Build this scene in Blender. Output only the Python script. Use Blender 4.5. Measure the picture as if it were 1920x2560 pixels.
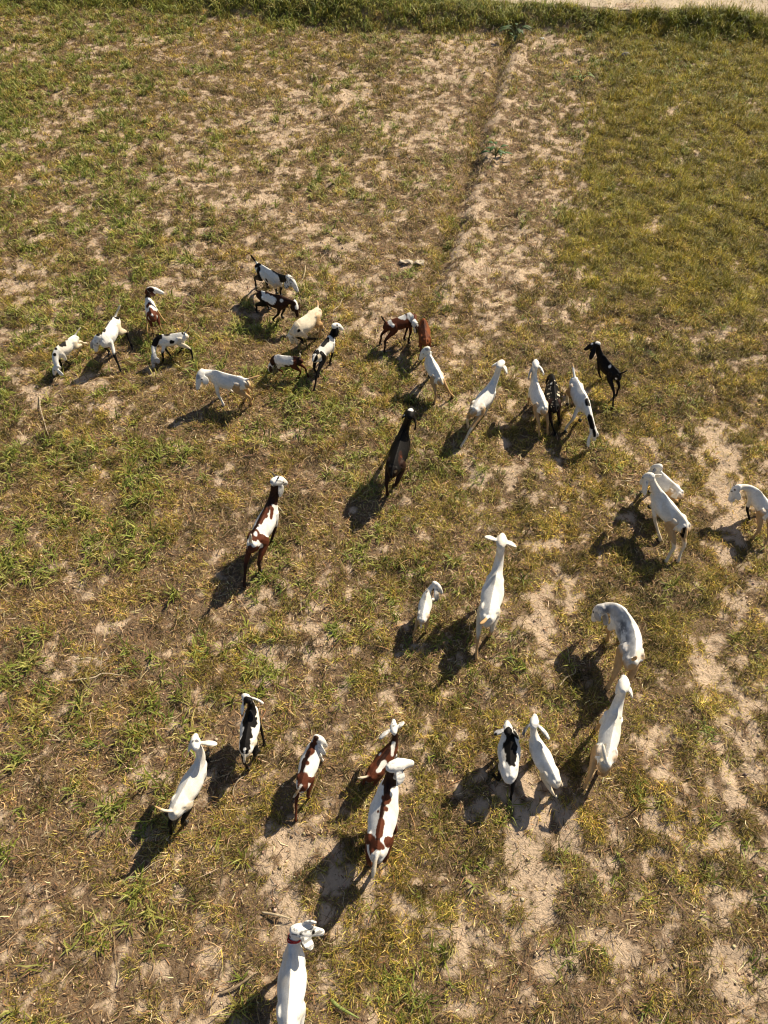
import bpy, math, random
import numpy as np
from mathutils import Vector

for o in list(bpy.data.objects): bpy.data.objects.remove(o)
scene = bpy.context.scene
COL = scene.collection
PI = math.pi

# ------------------------------------------------------------------ camera, sky, sun, exposure
H = 8.0                      # drone height
TH = math.radians(36.0)      # tilt from straight down
F = 1775.0                   # focal length in photo pixels (1920 x 2560)
cam_data = bpy.data.cameras.new('camera')
cam = bpy.data.objects.new('camera', cam_data); COL.objects.link(cam)
cam.location = (0, 0, H); cam.rotation_euler = (TH, 0, 0)
cam_data.sensor_fit = 'VERTICAL'; cam_data.sensor_height = 36.0
cam_data.lens = 36.0 * F / 2560.0
cam_data.clip_end = 2000.0
scene.camera = cam
SUN_AZ, SUN_EL = math.radians(44.5), math.radians(40.5)
world = bpy.data.worlds.new('World'); scene.world = world; world.use_nodes = True
wn = world.node_tree.nodes; wl = world.node_tree.links
sky = wn.new('ShaderNodeTexSky'); sky.sky_type = 'NISHITA'; sky.sun_disc = False
sky.sun_elevation = SUN_EL; sky.sun_rotation = SUN_AZ
wl.new(sky.outputs['Color'], wn['Background'].inputs['Color'])
wn['Background'].inputs['Strength'].default_value = 0.052
ld = bpy.data.lights.new('sun', 'SUN'); ld.energy = 5.0; ld.angle = math.radians(0.55); ld.color = (1.0, 0.875, 0.665)
sun = bpy.data.objects.new('sun', ld); COL.objects.link(sun)
sd = Vector((math.sin(SUN_AZ)*math.cos(SUN_EL), math.cos(SUN_AZ)*math.cos(SUN_EL), math.sin(SUN_EL)))
sun.rotation_euler = sd.to_track_quat('Z', 'Y').to_euler(); sun.location = (20, 20, 30)
scene.view_settings.view_transform = 'Standard'; scene.view_settings.look = 'None'
scene.view_settings.exposure = 0.62; scene.view_settings.gamma = 1.0
scene.cycles.filter_width = 1.15
scene.render.resolution_x = 768; scene.render.resolution_y = 1024

# ------------------------------------------------------------------ helpers
def un(px, py, z=0.0):
    u = (px-960)/F; v = (1280-py)/F
    d = np.array([u, math.sin(TH)+v*math.cos(TH), -math.cos(TH)+v*math.sin(TH)])
    return np.array([0, 0, H]) + d*((H-z)/-d[2])
def proj(P):
    x, y, z = P[..., 0], P[..., 1], P[..., 2]-H
    dep = y*math.sin(TH)-z*math.cos(TH); up = y*math.cos(TH)+z*math.sin(TH)
    dep = np.where(dep < .1, .1, dep)
    return 960+F*x/dep, 1280-F*up/dep, dep
def tag(o, label=None, cat=None, group=None, kind=None):
    if label: o['label'] = label
    if cat: o['category'] = cat
    if group: o['group'] = group
    if kind: o['kind'] = kind
    return o
def mesh_np(name, V, faces_list, mat, colors=None, smooth=False, parent=None):
    """faces_list: list of (n, k) int arrays; colors per vertex"""
    me = bpy.data.meshes.new(name)
    V = np.asarray(V, dtype=np.float32)
    me.vertices.add(len(V)); me.vertices.foreach_set('co', V.ravel())
    loops = np.concatenate([f.ravel() for f in faces_list]).astype(np.int32)
    tot = np.concatenate([np.full(len(f), f.shape[1], dtype=np.int32) for f in faces_list])
    st = np.concatenate([[0], np.cumsum(tot)[:-1]]).astype(np.int32)
    me.loops.add(len(loops)); me.loops.foreach_set('vertex_index', loops)
    me.polygons.add(len(tot)); me.polygons.foreach_set('loop_start', st); me.polygons.foreach_set('loop_total', tot)
    me.update(calc_edges=True)
    if smooth: me.polygons.foreach_set('use_smooth', np.ones(len(tot), dtype=bool))
    if colors is not None:
        a = me.color_attributes.new('coat', 'FLOAT_COLOR', 'POINT')
        c = np.ones((len(V), 4), dtype=np.float32); c[:, :3] = colors
        a.data.foreach_set('color', c.ravel())
    if mat: me.materials.append(mat)
    o = bpy.data.objects.new(name, me); COL.objects.link(o)
    if parent: o.parent = parent
    return o

def _hash(ix, iy, seed):
    h = (ix.astype(np.int64)*374761393 + iy.astype(np.int64)*668265263 + seed*1442695041) & 0xffffffff
    h = ((h ^ (h >> 13))*1274126177) & 0xffffffff
    h = ((h ^ (h >> 16))*2246822519) & 0xffffffff
    return ((h ^ (h >> 15)) & 0xffffff)/float(0xffffff)
def vnoise(x, y, seed=0):
    ix = np.floor(x); iy = np.floor(y); fx = x-ix; fy = y-iy
    fx = fx*fx*(3-2*fx); fy = fy*fy*(3-2*fy)
    a = _hash(ix, iy, seed); b = _hash(ix+1, iy, seed); c = _hash(ix, iy+1, seed); d = _hash(ix+1, iy+1, seed)
    return (a*(1-fx)+b*fx)*(1-fy)+(c*(1-fx)+d*fx)*fy
def fbm(x, y, scale, octv=4, seed=0, gain=0.5):
    s = np.zeros_like(x, dtype=float); amp = 1.0; tot = 0
    ca, sa = math.cos(.7), math.sin(.7)
    X, Y = x/scale, y/scale
    for i in range(octv):
        s += amp*vnoise(X+17.3*i, Y-9.1*i, seed+i*7); tot += amp; amp *= gain
        X, Y = (X*ca-Y*sa)*2.03, (X*sa+Y*ca)*2.03
    return s/tot
def sstep(a, b, x):
    t = np.clip((x-a)/(b-a), 0, 1); return t*t*(3-2*t)

# ------------------------------------------------------------------ materials
def new_mat(name):
    m = bpy.data.materials.new(name); m.use_nodes = True
    return m, m.node_tree.nodes, m.node_tree.links, m.node_tree.nodes['Principled BSDF']
def plain(name, col, rough=0.6):
    m, n, l, b = new_mat(name)
    nz = n.new('ShaderNodeTexNoise'); nz.inputs['Scale'].default_value = 60
    mx = n.new('ShaderNodeMix'); mx.data_type = 'RGBA'
    mx.inputs['A'].default_value = (*[c*.75 for c in col], 1); mx.inputs['B'].default_value = (*[min(1, c*1.2) for c in col], 1)
    l.new(nz.outputs['Fac'], mx.inputs['Factor']); l.new(mx.outputs['Result'], b.inputs['Base Color'])
    b.inputs['Roughness'].default_value = rough
    return m
def coat_mat():
    m, n, l, b = new_mat('goat_coat')
    at = n.new('ShaderNodeAttribute'); at.attribute_name = 'coat'
    tc = n.new('ShaderNodeTexCoord')
    nz = n.new('ShaderNodeTexNoise'); nz.inputs['Scale'].default_value = 22; nz.inputs['Detail'].default_value = 8; nz.inputs['Roughness'].default_value = .7
    l.new(tc.outputs['Object'], nz.inputs['Vector'])
    mr = n.new('ShaderNodeMapRange'); mr.inputs['From Min'].default_value = .3; mr.inputs['From Max'].default_value = .7
    mr.inputs['To Min'].default_value = .80; mr.inputs['To Max'].default_value = 1.08
    l.new(nz.outputs['Fac'], mr.inputs['Value'])
    mu = n.new('ShaderNodeVectorMath'); mu.operation = 'SCALE'
    l.new(at.outputs['Color'], mu.inputs[0]); l.new(mr.outputs['Result'], mu.inputs['Scale'])
    l.new(mu.outputs['Vector'], b.inputs['Base Color'])
    b.inputs['Roughness'].default_value = .6; b.inputs['Specular IOR Level'].default_value = .12
    b.inputs['Sheen Weight'].default_value = .0
    nf = n.new('ShaderNodeTexNoise'); nf.inputs['Scale'].default_value = 160; nf.inputs['Detail'].default_value = 4
    l.new(tc.outputs['Object'], nf.inputs['Vector'])
    ad = n.new('ShaderNodeMath'); ad.operation = 'ADD'
    l.new(nf.outputs['Fac'], ad.inputs[0]); l.new(nz.outputs['Fac'], ad.inputs[1])
    bp = n.new('ShaderNodeBump'); bp.inputs['Strength'].default_value = .35; bp.inputs['Distance'].default_value = .008
    l.new(ad.outputs['Value'], bp.inputs['Height']); l.new(bp.outputs['Normal'], b.inputs['Normal'])
    return m
def blade_mat(name, transl=.3, rough=.55):
    m, n, l, b = new_mat(name)
    at = n.new('ShaderNodeAttribute'); at.attribute_name = 'coat'
    l.new(at.outputs['Color'], b.inputs['Base Color'])
    b.inputs['Roughness'].default_value = rough; b.inputs['Specular IOR Level'].default_value = .35
    tr = n.new('ShaderNodeBsdfTranslucent'); l.new(at.outputs['Color'], tr.inputs['Color'])
    mx = n.new('ShaderNodeMixShader'); mx.inputs['Fac'].default_value = transl
    l.new(b.outputs['BSDF'], mx.inputs[1]); l.new(tr.outputs['BSDF'], mx.inputs[2])
    l.new(mx.outputs['Shader'], n['Material Output'].inputs['Surface'])
    return m
def soil_mat(name, light, dark, use_attr=True):
    m, n, l, b = new_mat(name)
    geo = n.new('ShaderNodeNewGeometry')
    def noise(scale, det=6, rough=.6):
        z = n.new('ShaderNodeTexNoise'); z.inputs['Scale'].default_value = scale; z.inputs['Detail'].default_value = det
        z.inputs['Roughness'].default_value = rough; l.new(geo.outputs['Position'], z.inputs['Vector']); return z
    def mix(a, b_, f):
        x = n.new('ShaderNodeMix'); x.data_type = 'RGBA'
        for k, v in (('A', a), ('B', b_)):
            if isinstance(v, tuple): x.inputs[k].default_value = (*v, 1)
            else: l.new(v, x.inputs[k])
        if isinstance(f, float): x.inputs['Factor'].default_value = f
        else: l.new(f, x.inputs['Factor'])
        return x.outputs['Result']
    def ramp(src, lo, hi):
        r = n.new('ShaderNodeMapRange'); r.inputs['From Min'].default_value = lo; r.inputs['From Max'].default_value = hi
        r.interpolation_type = 'SMOOTHSTEP'; l.new(src, r.inputs['Value']); return r.outputs['Result']
    n1 = noise(1.7); n2 = noise(14, 8, .7); n3 = noise(70, 6, .7)
    c = mix(light, tuple(v*.80 for v in light), ramp(n1.outputs['Fac'], .35, .65))
    c = mix(c, tuple(v*.62 for v in light), ramp(n2.outputs['Fac'], .50, .72))
    if use_attr:
        at = n.new('ShaderNodeAttribute'); at.attribute_name = 'coat'
        ms = n.new('ShaderNodeMath'); ms.operation = 'MULTIPLY'
        sx = n.new('ShaderNodeSeparateColor'); l.new(at.outputs['Color'], sx.inputs['Color'])
        l.new(sx.outputs['Red'], ms.inputs[0]); l.new(ramp(n3.outputs['Fac'], .25, .50), ms.inputs[1])
        c = mix(c, dark, ms.outputs['Value'])
    c = mix(c, dark, ramp(n3.outputs['Fac'], .60, .80))
    l.new(c, b.inputs['Base Color'])
    b.inputs['Roughness'].default_value = .95; b.inputs['Specular IOR Level'].default_value = .15
    vo = n.new('ShaderNodeTexVoronoi'); vo.inputs['Scale'].default_value = 26; l.new(geo.outputs['Position'], vo.inputs['Vector'])
    m1 = n.new('ShaderNodeMath'); m1.operation = 'ADD'; l.new(n2.outputs['Fac'], m1.inputs[0]); l.new(n3.outputs['Fac'], m1.inputs[1])
    m2 = n.new('ShaderNodeMath'); m2.operation = 'MULTIPLY_ADD'; m2.inputs[1].default_value = .5
    l.new(vo.outputs['Distance'], m2.inputs[0]); l.new(m1.outputs['Value'], m2.inputs[2])
    bp = n.new('ShaderNodeBump'); bp.inputs['Strength'].default_value = .8; bp.inputs['Distance'].default_value = .03
    l.new(m2.outputs['Value'], bp.inputs['Height']); l.new(bp.outputs['Normal'], b.inputs['Normal'])
    return m
M_COAT = coat_mat()
M_BLADE = blade_mat('grass_blade', .30)
M_DRY = blade_mat('dry_plant', .15, .7)
M_EYE = plain('eye_dark', (.02, .012, .008), .2)
M_HORN = plain('horn_grey', (.10, .085, .07), .5)
M_HOOF = plain('hoof_dark', (.03, .026, .022), .5)
M_SOIL = soil_mat('sandy_soil', (.62, .470, .335), (.145, .092, .05))
M_ROAD = soil_mat('road_sand', (.66, .54, .40), (.40, .31, .22), False)

# ------------------------------------------------------------------ terrain and plant cover fields
FA = math.radians(13.2); FC, FS = math.cos(FA), math.sin(FA)   # direction of the furrows
GM = ["544455434899", "444433334799", "433333334699", "444433233799", "443333344899", "455555346888",
      "555555557887", "655566667875", "665556666786", "665576645775", "434666755774", "333555687655",
      "333554765565", "344644763565", "344534763444", "335546764454"]
GG = ["432244322222", "433323212111", "543221111111", "543322111100", "433221111000", "443333110000",
      "544354311100", "443343222210", "653333321110", "543332321111", "322221211111", "222221221111",
      "222111111111", "222111211111", "211111311111", "111122421111"]
GL = ["344333343100", "444444553100", "444444553100", "444445544200", "555555544210", "556667544211",
      "666767543212", "666776543223", "766666544323", "887655554323", "888644444323", "888654334333",
      "887644333434", "666544333444", "565434343455", "665444334555"]
GM, GG, GL = [np.array([[int(c) for c in r] for r in g])/9.0 for g in (GM, GG, GL)]
# bare sand: polylines on the ground (photo points), half width in metres, strength
SAND = [([(1302, 110), (1272, 235), (1184, 560), (1092, 820)], .13, .95), ([(1360, 1370), (1375, 1520), (1360, 1690)], .17, .9),
        ([(1420, 1940), (1340, 2120), (1345, 2330)], .24, .9), ([(1790, 1060), (1795, 1280)], .20, .9),
        ([(1800, 1480), (1812, 1760)], .14, .8), ([(1850, 2180), (1862, 2480)], .22, .8), ([(1235, 610), (1190, 850)], .25, .5),
        ([(1370, 330), (1470, 375)], .40, .9), ([(1350, 105), (1490, 125)], .45, .8), ([(740, 2110), (715, 2300)], .13, .7),
        ([(880, 640), (930, 800)], .45, .6), ([(660, 520), (790, 570)], .5, .6), ([(140, 1640), (180, 1720)], .16, .8),
        ([(1640, 2150), (1600, 2450)], .22, .6), ([(520, 560), (640, 400), (800, 250)], .8, .4), ([(1180, 130), (1050, 300)], 1.1, .5),
        ([(1340, 600), (1290, 760)], .55, .6), ([(1570, 2270), (1500, 2540)], .3, .6), ([(1140, 2330), (1250, 2250)], .2, .6),
        ([(560, 1960), (650, 2100)], .2, .5), ([(1000, 2230), (960, 2400)], .16, .5), ([(1480, 480), (1455, 700)], .25, .5)]
def seg_d(X, Y, a, b):
    dx, dy = b[0]-a[0], b[1]-a[1]; L2 = dx*dx+dy*dy+1e-9
    t = np.clip(((X-a[0])*dx+(Y-a[1])*dy)/L2, 0, 1)
    return np.hypot(X-a[0]-t*dx, Y-a[1]-t*dy)
def furrow(X, Y): return X*FS+Y*FC, X*FC-Y*FS           # p along, q across
BERM0 = lambda X: 22.45-.12*X+(fbm(X, X*0, 2.2, 3, 401)-.5)*.7-.6*np.exp(-((X+.8)/3.4)**2)
ROAD0 = lambda X: 23.50-.130*X+(fbm(X, X*0, 1.2, 3, 403)-.5)*.35
def height(X, Y):
    p, q = furrow(X, Y)
    z = (fbm(X, Y, 2.6, 3, 3)-.5)*.10 + (fbm(X, Y, .38, 4, 11)-.5)*.055 + (fbm(X, Y, .13, 3, 23)-.5)*.055
    wob = (fbm(p, p*0+3.3, 1.3, 3, 51)-.5)*.28
    fade = sstep(7.5, 10.5, p)
    z += fade*((.03+.05*fbm(X, Y, .7, 2, 71))*np.exp(-((q+1.30+wob*.7)/.2)**2) - .15*np.exp(-((q+1.64+wob)/.17)**2))
    z += .03*np.sin((q+.4)*2*PI/.95+wob*4)*sstep(-1.6, -1.0, q)*.5
    bh = sstep(0, 1.1, Y-BERM0(X)); lf = .35+.65*sstep(-6.5, -2.5, X); z = z*(1-.5*bh)+.36*bh*lf+bh*(fbm(X, Y, .8, 3, 77)-.5)*.16
    rd = sstep(0, .5, Y-ROAD0(X)); z = z*(1-rd)+rd*(.36+(fbm(X, Y, 1.5, 2, 5)-.5)*.03)
    return z
def samp(g, px, py):
    u = np.clip(px/160.-.5, 0, 10.999); v = np.clip(py/160.-.5, 0, 14.999)
    i = u.astype(int); j = v.astype(int); fu = u-i; fv = v-j
    return (g[j, i]*(1-fu)+g[j, i+1]*fu)*(1-fv)+(g[j+1, i]*(1-fu)+g[j+1, i+1]*fu)*fv
def cover(X, Y):
    """mat, green, litter density 0..1 over the ground"""
    P = np.stack([X, Y, X*0], -1); px, py, _ = proj(P)
    m = samp(GM, px, py); g = samp(GG, px, py); t = samp(GL, px, py)
    p, q = furrow(X, Y)
    wq = (fbm(X, Y, 1.0, 4, 61)-.5)*2.2
    fld = sstep(.55, .95, q+wq*.7)*sstep(9.5, 12.5, p+wq)          # the dense field on the far right
    m = np.maximum(m, fld*.98)*(1-.0*fld); t = t*(1-fld)
    dit = np.exp(-((q+1.70+(fbm(X, Y, .9, 2, 55)-.5)*.3)/.15)**2)*sstep(7.5, 10, p)
    m = np.maximum(m, dit*1.0); t = t*(1-.5*dit)
    sand = np.zeros_like(X)
    wx = (fbm(X, Y, .4, 3, 90)-.5)*.8; wy = (fbm(X, Y, .4, 3, 95)-.5)*.8
    for pts, w, st in SAND_W:
        for a, b in zip(pts[:-1], pts[1:]):
            d = seg_d(X+wx, Y+wy, a, b); sand = np.maximum(sand, st*(1-sstep(.5*w, 1.35*w, d)))
    big = fbm(X, Y, .8, 3, 131)-.5; fin = fbm(X, Y, .15, 3, 151, .6)-.5; n = big*.55+fin*1.25
    thr = (np.clip(.16+.92*m, 0, 1.1)-.5)*.46-sand*.21
    cm = sstep(.05, -.05, n-thr)
    cm = np.maximum(cm, dit*.95); cm = np.maximum(cm, fld*sstep(.19, .04, fin+.3*big))*(.75+.25*m)
    nl = (fbm(X, Y, .6, 3, 171)-.5)*.6+(fbm(X, Y, .14, 3, 191)-.5)*1.0
    ct = sstep(.06, -.06, nl-(np.clip(.04+.95*t, 0, 1)-.5)*.42+sand*.20)*(1-.92*fld)
    ng = (fbm(X, Y, 1.1, 3, 211)-.5)+(fbm(X, Y, .28, 2, 231)-.5)*.8
    cg = sstep(.08, -.08, ng-(np.clip(.05+1.0*g, 0, 1)-.5)*.5)*(.25+g)*(1-sand)
    road = sstep(-.15, .1, Y-ROAD0(X)); bank = sstep(-.5, .9, Y-BERM0(X)+(fbm(X, Y, .5, 3, 411)-.5)*1.6)*(1-road)
    cm = np.maximum(cm*(1-road), bank); ct = ct*(1-road)*(1-bank*.7); cg = np.maximum(cg*(1-road), bank*.5)
    return cm, cg, ct, fld, bank
SAND_W = [([tuple(un(*p)[:2]) for p in pts], w, st) for pts, w, st in SAND]

def grid_axis(lo, hi, step, far):
    c = list(np.arange(lo, hi+step*.5, step)); a = []; v = lo; d = step
    while v > -far: d *= 1.45; v -= d; a.append(v)
    b = []; v = c[-1]; d = step
    while v < far: d *= 1.45; v += d; b.append(v)
    return np.array(a[::-1]+c+b)
def build_ground():
    xs = grid_axis(-13, 13, .036, 600); ys = grid_axis(-1.5, 25.5, .036, 900)
    X, Y = np.meshgrid(xs, ys); nx, ny = len(xs), len(ys)
    Xf, Yf = X.ravel(), Y.ravel(); Z = height(Xf, Yf)
    cm, cg, ct, fld, bank = cover(Xf, Yf)
    V = np.stack([Xf, Yf, Z], -1)
    i = np.arange(nx*ny).reshape(ny, nx)
    Fq = np.stack([i[:-1, :-1], i[:-1, 1:], i[1:, 1:], i[1:, :-1]], -1).reshape(-1, 4)
    c = np.clip(np.maximum(cm*1.0, ct*.9), 0, 1); col = np.stack([c, c, c], -1)
    o = mesh_np('ground', V, [Fq], M_SOIL, col, smooth=True); tag(o, kind='structure')
    # sand road beyond the bank
    xs = np.linspace(-60, 60, 400); W = np.linspace(0, 1, 14)
    A, B = np.meshgrid(xs, W); Yr = ROAD0(A)+.05+B*5.5
    Zr = height(A.ravel(), Yr.ravel())+.012
    V = np.stack([A.ravel(), Yr.ravel(), Zr], -1); i = np.arange(A.size).reshape(A.shape)
    Fq = np.stack([i[:-1, :-1], i[:-1, 1:], i[1:, 1:], i[1:, :-1]], -1).reshape(-1, 4)
    tag(mesh_np('dirt_road', V, [Fq], M_ROAD, smooth=True), kind='structure')
build_ground()

rng = np.random.default_rng(7)
def blades(base, az, length, width, lift, curl, col, name, mat, flat=False, bend=.45):
    """curved strips: base (N,3); lift = start angle above ground (rad); curl = droop added towards the tip"""
    N = len(base); h = np.stack([np.cos(az), np.sin(az), az*0], -1); s = np.stack([-np.sin(az), np.cos(az), az*0], -1)
    up = np.array([0, 0, 1.0])
    a1 = lift; a2 = lift-curl
    d1 = h*np.cos(a1)[:, None]+up*np.sin(a1)[:, None]; az2 = az+rng.normal(0, bend, N); h2 = np.stack([np.cos(az2), np.sin(az2), az2*0], -1); d2 = h2*np.cos(a2)[:, None]+up*np.sin(a2)[:, None]
    L = length[:, None]*.5; w = width[:, None]*.5
    if flat is False:
        tw = rng.uniform(-.5, .5, N)[:, None]; s = s+up*tw*.6
    mid = base+d1*L; tip = mid+d2*L
    V = np.stack([base-s*w*.8, base+s*w*.8, mid+s*w, mid-s*w, tip], 1).reshape(-1, 3)
    k = np.arange(N)[:, None]*5
    Q = k+np.array([[0, 1, 2, 3]]); T = k+np.array([[3, 2, 4]])
    C = np.repeat(col, 5, axis=0)
    return mesh_np(name, V, [Q, T], mat, C)
def scatter(n, lod=True):
    """random ground points in and a little round the view"""
    Y = rng.uniform(-1.2, 24.6, n); half = 4.6+Y*.345+.5
    X = rng.uniform(-1, 1, n)*12.6
    k = np.abs(X) < half
    return X[k], Y[k]
def palette(cols, wts, n, jit=.30):
    c = np.array(cols)[rng.choice(len(cols), n, p=np.array(wts)/sum(wts))]
    return np.clip(c*(1+rng.normal(0, jit, (n, 1)))*(1+rng.normal(0, .06, (n, 3))), .004, 1)
OLIVE = [(0.33, 0.275, 0.04), (0.21, 0.2, 0.026), (0.48, 0.38, 0.075), (0.09, 0.095, 0.016), (0.6, 0.44, 0.16), (0.24, 0.145, 0.05)]
LIVE = [(.21,.245,.035),(.11,.16,.02),(.33,.35,.07),(.46,.42,.12),(.54,.43,.16)]
DEAD = [(0.5152, 0.3584, 0.1792), (0.336, 0.2016, 0.0952), (0.168, 0.0918, 0.047), (0.084, 0.0482, 0.0291), (0.7168, 0.56, 0.336), (0.2688, 0.1568, 0.0672)]

def build_cover():
    # fine mat of short creeping grass
    X, Y = scatter(3500000); cm, cg, ct, fld, bank = cover(X, Y)
    k = rng.random(len(X)) < (cm*.84+.06)*(.55+.45*sstep(16, 6, Y)+.25*fld)
    X, Y, cm, fld, bank = X[k], Y[k], cm[k], fld[k], bank[k]; n = len(X)
    Z = height(X, Y)-.004
    far = np.clip(Y/24, 0, 1)
    cl = sstep(.33, .72, fbm(X, Y, .16, 3, 333))
    ln = rng.uniform(.03, .095, n)*(.5+1.6*cl)*(1+.35*fld+.8*bank); wd = rng.uniform(.003, .0062, n)*(1+1.1*far)
    tone = fbm(X, Y, .9, 3, 301); ton2 = fbm(X, Y, .22, 3, 303)
    col = palette(OLIVE, [5, 4, 4, 3, 2, 2], n); alt = palette(DEAD, [3, 3, 2, 1, 1, 3], n); yl = palette([(.40, .325, .045), (.31, .265, .038), (.17, .165, .024), (.52, .41, .10)], [4, 4, 3, 2], n)
    px, py, _ = proj(np.stack([X, Y, X*0], -1))
    dead = np.clip(samp(GL, px, py)*.60+(tone-.5)*1.3-.10, 0, .75)*(1-fld)*(1-bank)
    sel = rng.random(n); col = np.where((sel < dead)[:, None], alt, col)
    col = np.where(((fld > .5) & (rng.random(n) < .80))[:, None], yl, col)
    col = col*(1+(ton2-.5)*(2.4-1.0*fld))[:, None]; col[:, 0] *= 1-(tone-.5)*.35*(1-dead)*(1-.7*fld)
    col = np.where((bank > .5)[:, None], col*np.array([.8, .9, .8]), col)
    blades(np.stack([X, Y, Z], -1), rng.uniform(0, 2*PI, n), ln, wd, rng.uniform(.15, 1.25, n), rng.uniform(-.2, 1.1, n), col, 'short_grass', M_BLADE)
    # dead leaves and straw bits lying on the soil
    X, Y = scatter(800000); cm, cg, ct, fld, bank = cover(X, Y)
    k = rng.random(len(X)) < ct*.56+.08*(1-fld); X, Y, ct = X[k], Y[k], ct[k]; n = len(X)
    far = np.clip(Y/24, 0, 1)
    Z = height(X, Y)+rng.uniform(.002, .02, n)
    ln = rng.gamma(2.2, .026, n)+.02; wd = rng.uniform(.003, .009, n)*(1+.5*far)
    blades(np.stack([X, Y, Z], -1), rng.uniform(0, 2*PI, n), ln, wd, rng.uniform(-.05, .55, n), rng.uniform(-.1, .9, n),
           palette(DEAD, [4, 4, 4, 3, 2, 4], n, .22), 'plant_litter', M_DRY)
    # green broad-bladed tufts
    X, Y = scatter(120000); cm, cg, ct, fld, bank = cover(X, Y)
    k = rng.random(len(X)) < cg*.55*(1+bank*.5); X, Y, bank, fld = X[k], Y[k], bank[k], fld[k]; n = len(X)
    nb = rng.integers(5, 13, n); size = rng.uniform(.55, 1.35, n)*(1+bank*.9)*(1+.28*sstep(0, -2.5, X)); idx = np.repeat(np.arange(n), nb); N = len(idx)
    bx = X[idx]+rng.normal(0, .022, N); by = Y[idx]+rng.normal(0, .022, N)
    base = np.stack([bx, by, height(bx, by)-.005], -1)
    tcol = palette(LIVE, [5, 4, 4, 2, 1], n, .12)[idx]; bcol = palette(LIVE, [5, 3, 4, 3, 2], N, .2)
    far = np.clip(by/24, 0, 1)
    blades(base, rng.uniform(0, 2*PI, N), rng.uniform(.08, .20, N)*size[idx], rng.uniform(.007, .014, N)*(1+.3*far)*(1+.25*sstep(0, -2.5, bx)), rng.uniform(.35, 1.35, N),
           rng.uniform(.4, 1.5, N), tcol*.6+bcol*.4, 'green_grass', M_BLADE)
    # crumbs and clods of dry soil
    X, Y = scatter(150000); k = rng.random(len(X)) < .12+.45*fbm(X, Y, .5, 3, 500)**2; X, Y = X[k], Y[k]; n = len(X)
    r_ = np.minimum(rng.gamma(1.6, .0050, n)+.003, .022)[:, None, None]; az = rng.uniform(0, 2*PI, n)
    O = np.array([[1, 0, 0], [0, 1, 0], [-1, 0, 0], [0, -1, 0], [0, 0, .8], [0, 0, -.8]])[None]*(1+rng.uniform(-.35, .35, (n, 6, 1)))
    ca, sa = np.cos(az)[:, None], np.sin(az)[:, None]
    O = np.stack([O[..., 0]*ca-O[..., 1]*sa, O[..., 0]*sa+O[..., 1]*ca, O[..., 2]], -1)*r_
    V = (O+np.stack([X, Y, height(X, Y)+r_[:, 0, 0]*.35], -1)[:, None]).reshape(-1, 3)
    T = (np.arange(n)[:, None, None]*6+np.array([[0, 1, 4], [1, 2, 4], [2, 3, 4], [3, 0, 4], [1, 0, 5], [2, 1, 5], [3, 2, 5], [0, 3, 5]])[None]).reshape(-1, 3)
    mesh_np('soil_crumbs', V, [T], M_DRY, np.repeat(palette([(.55, .42, .29), (.42, .31, .20), (.28, .19, .12)], [4, 3, 2], n), 6, axis=0))
    # longer straw
    X, Y = scatter(70000); cm, cg, ct, fld, bank = cover(X, Y)
    px, py, _ = proj(np.stack([X, Y, X*0], -1)); t = samp(GL, px, py)
    k = rng.random(len(X)) < np.clip(t-.28, 0, 1)*.75*(1-fld)*(1-bank); X, Y = X[k], Y[k]; n = len(X)
    Z = height(X, Y)+rng.uniform(.005, .03, n)
    blades(np.stack([X, Y, Z], -1), rng.uniform(0, 2*PI, n), rng.gamma(2.4, .06, n)+.05, rng.uniform(.0035, .009, n), rng.uniform(-.02, .22, n), rng.uniform(0, .5, n),
           palette([(.50, .38, .22), (.38, .27, .15), (.60, .48, .31), (.25, .17, .09)], [4, 4, 2, 3], n), 'fallen_straw', M_DRY)
build_cover()
for nm, lb, ct_ in (('short_grass', 'short olive and brown grass matting the whole field', 'grass'), ('plant_litter', 'dead brown leaf bits strewn over the sandy soil', 'plant litter'),
               ('green_grass', 'green broad bladed grass tufts scattered over the field', 'grass'), ('soil_crumbs', 'small crumbs of dry soil lying on the bare ground', 'soil crumbs'), ('fallen_straw', 'pale dry straw lying flat among the grass', 'straw')):
    tag(bpy.data.objects[nm], lb, ct_, kind='stuff')

# ------------------------------------------------------------------ goats
C = dict(white=(.82, .80, .76), cream=(.74, .63, .47), tan=(.52, .33, .16), brown=(.105, .031, .015), dkbrown=(.032, .013, .009),
         ginger=(.20, .062, .022), black=(.007, .006, .006), grey=(.42, .42, .43), dgrey=(.13, .13, .135), pink=(.62, .45, .38), shell=(.78, .72, .62))
C = {k: np.array(v) for k, v in C.items()}
def unit(v): return v/(np.linalg.norm(v)+1e-12)
def crom(P, n):
    P = np.asarray(P, float); Q = np.vstack([2*P[0]-P[1], P, 2*P[-1]-P[-2]]); out = []
    for i in range(1, len(Q)-2):
        for t in np.linspace(0, 1, n, endpoint=False):
            a, b, c, d = Q[i-1], Q[i], Q[i+1], Q[i+2]
            out.append(.5*((2*b)+(-a+c)*t+(2*a-5*b+4*c-d)*t*t+(-a+3*b-3*c+d)*t**3))
    out.append(P[-1]); return np.array(out)
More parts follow.
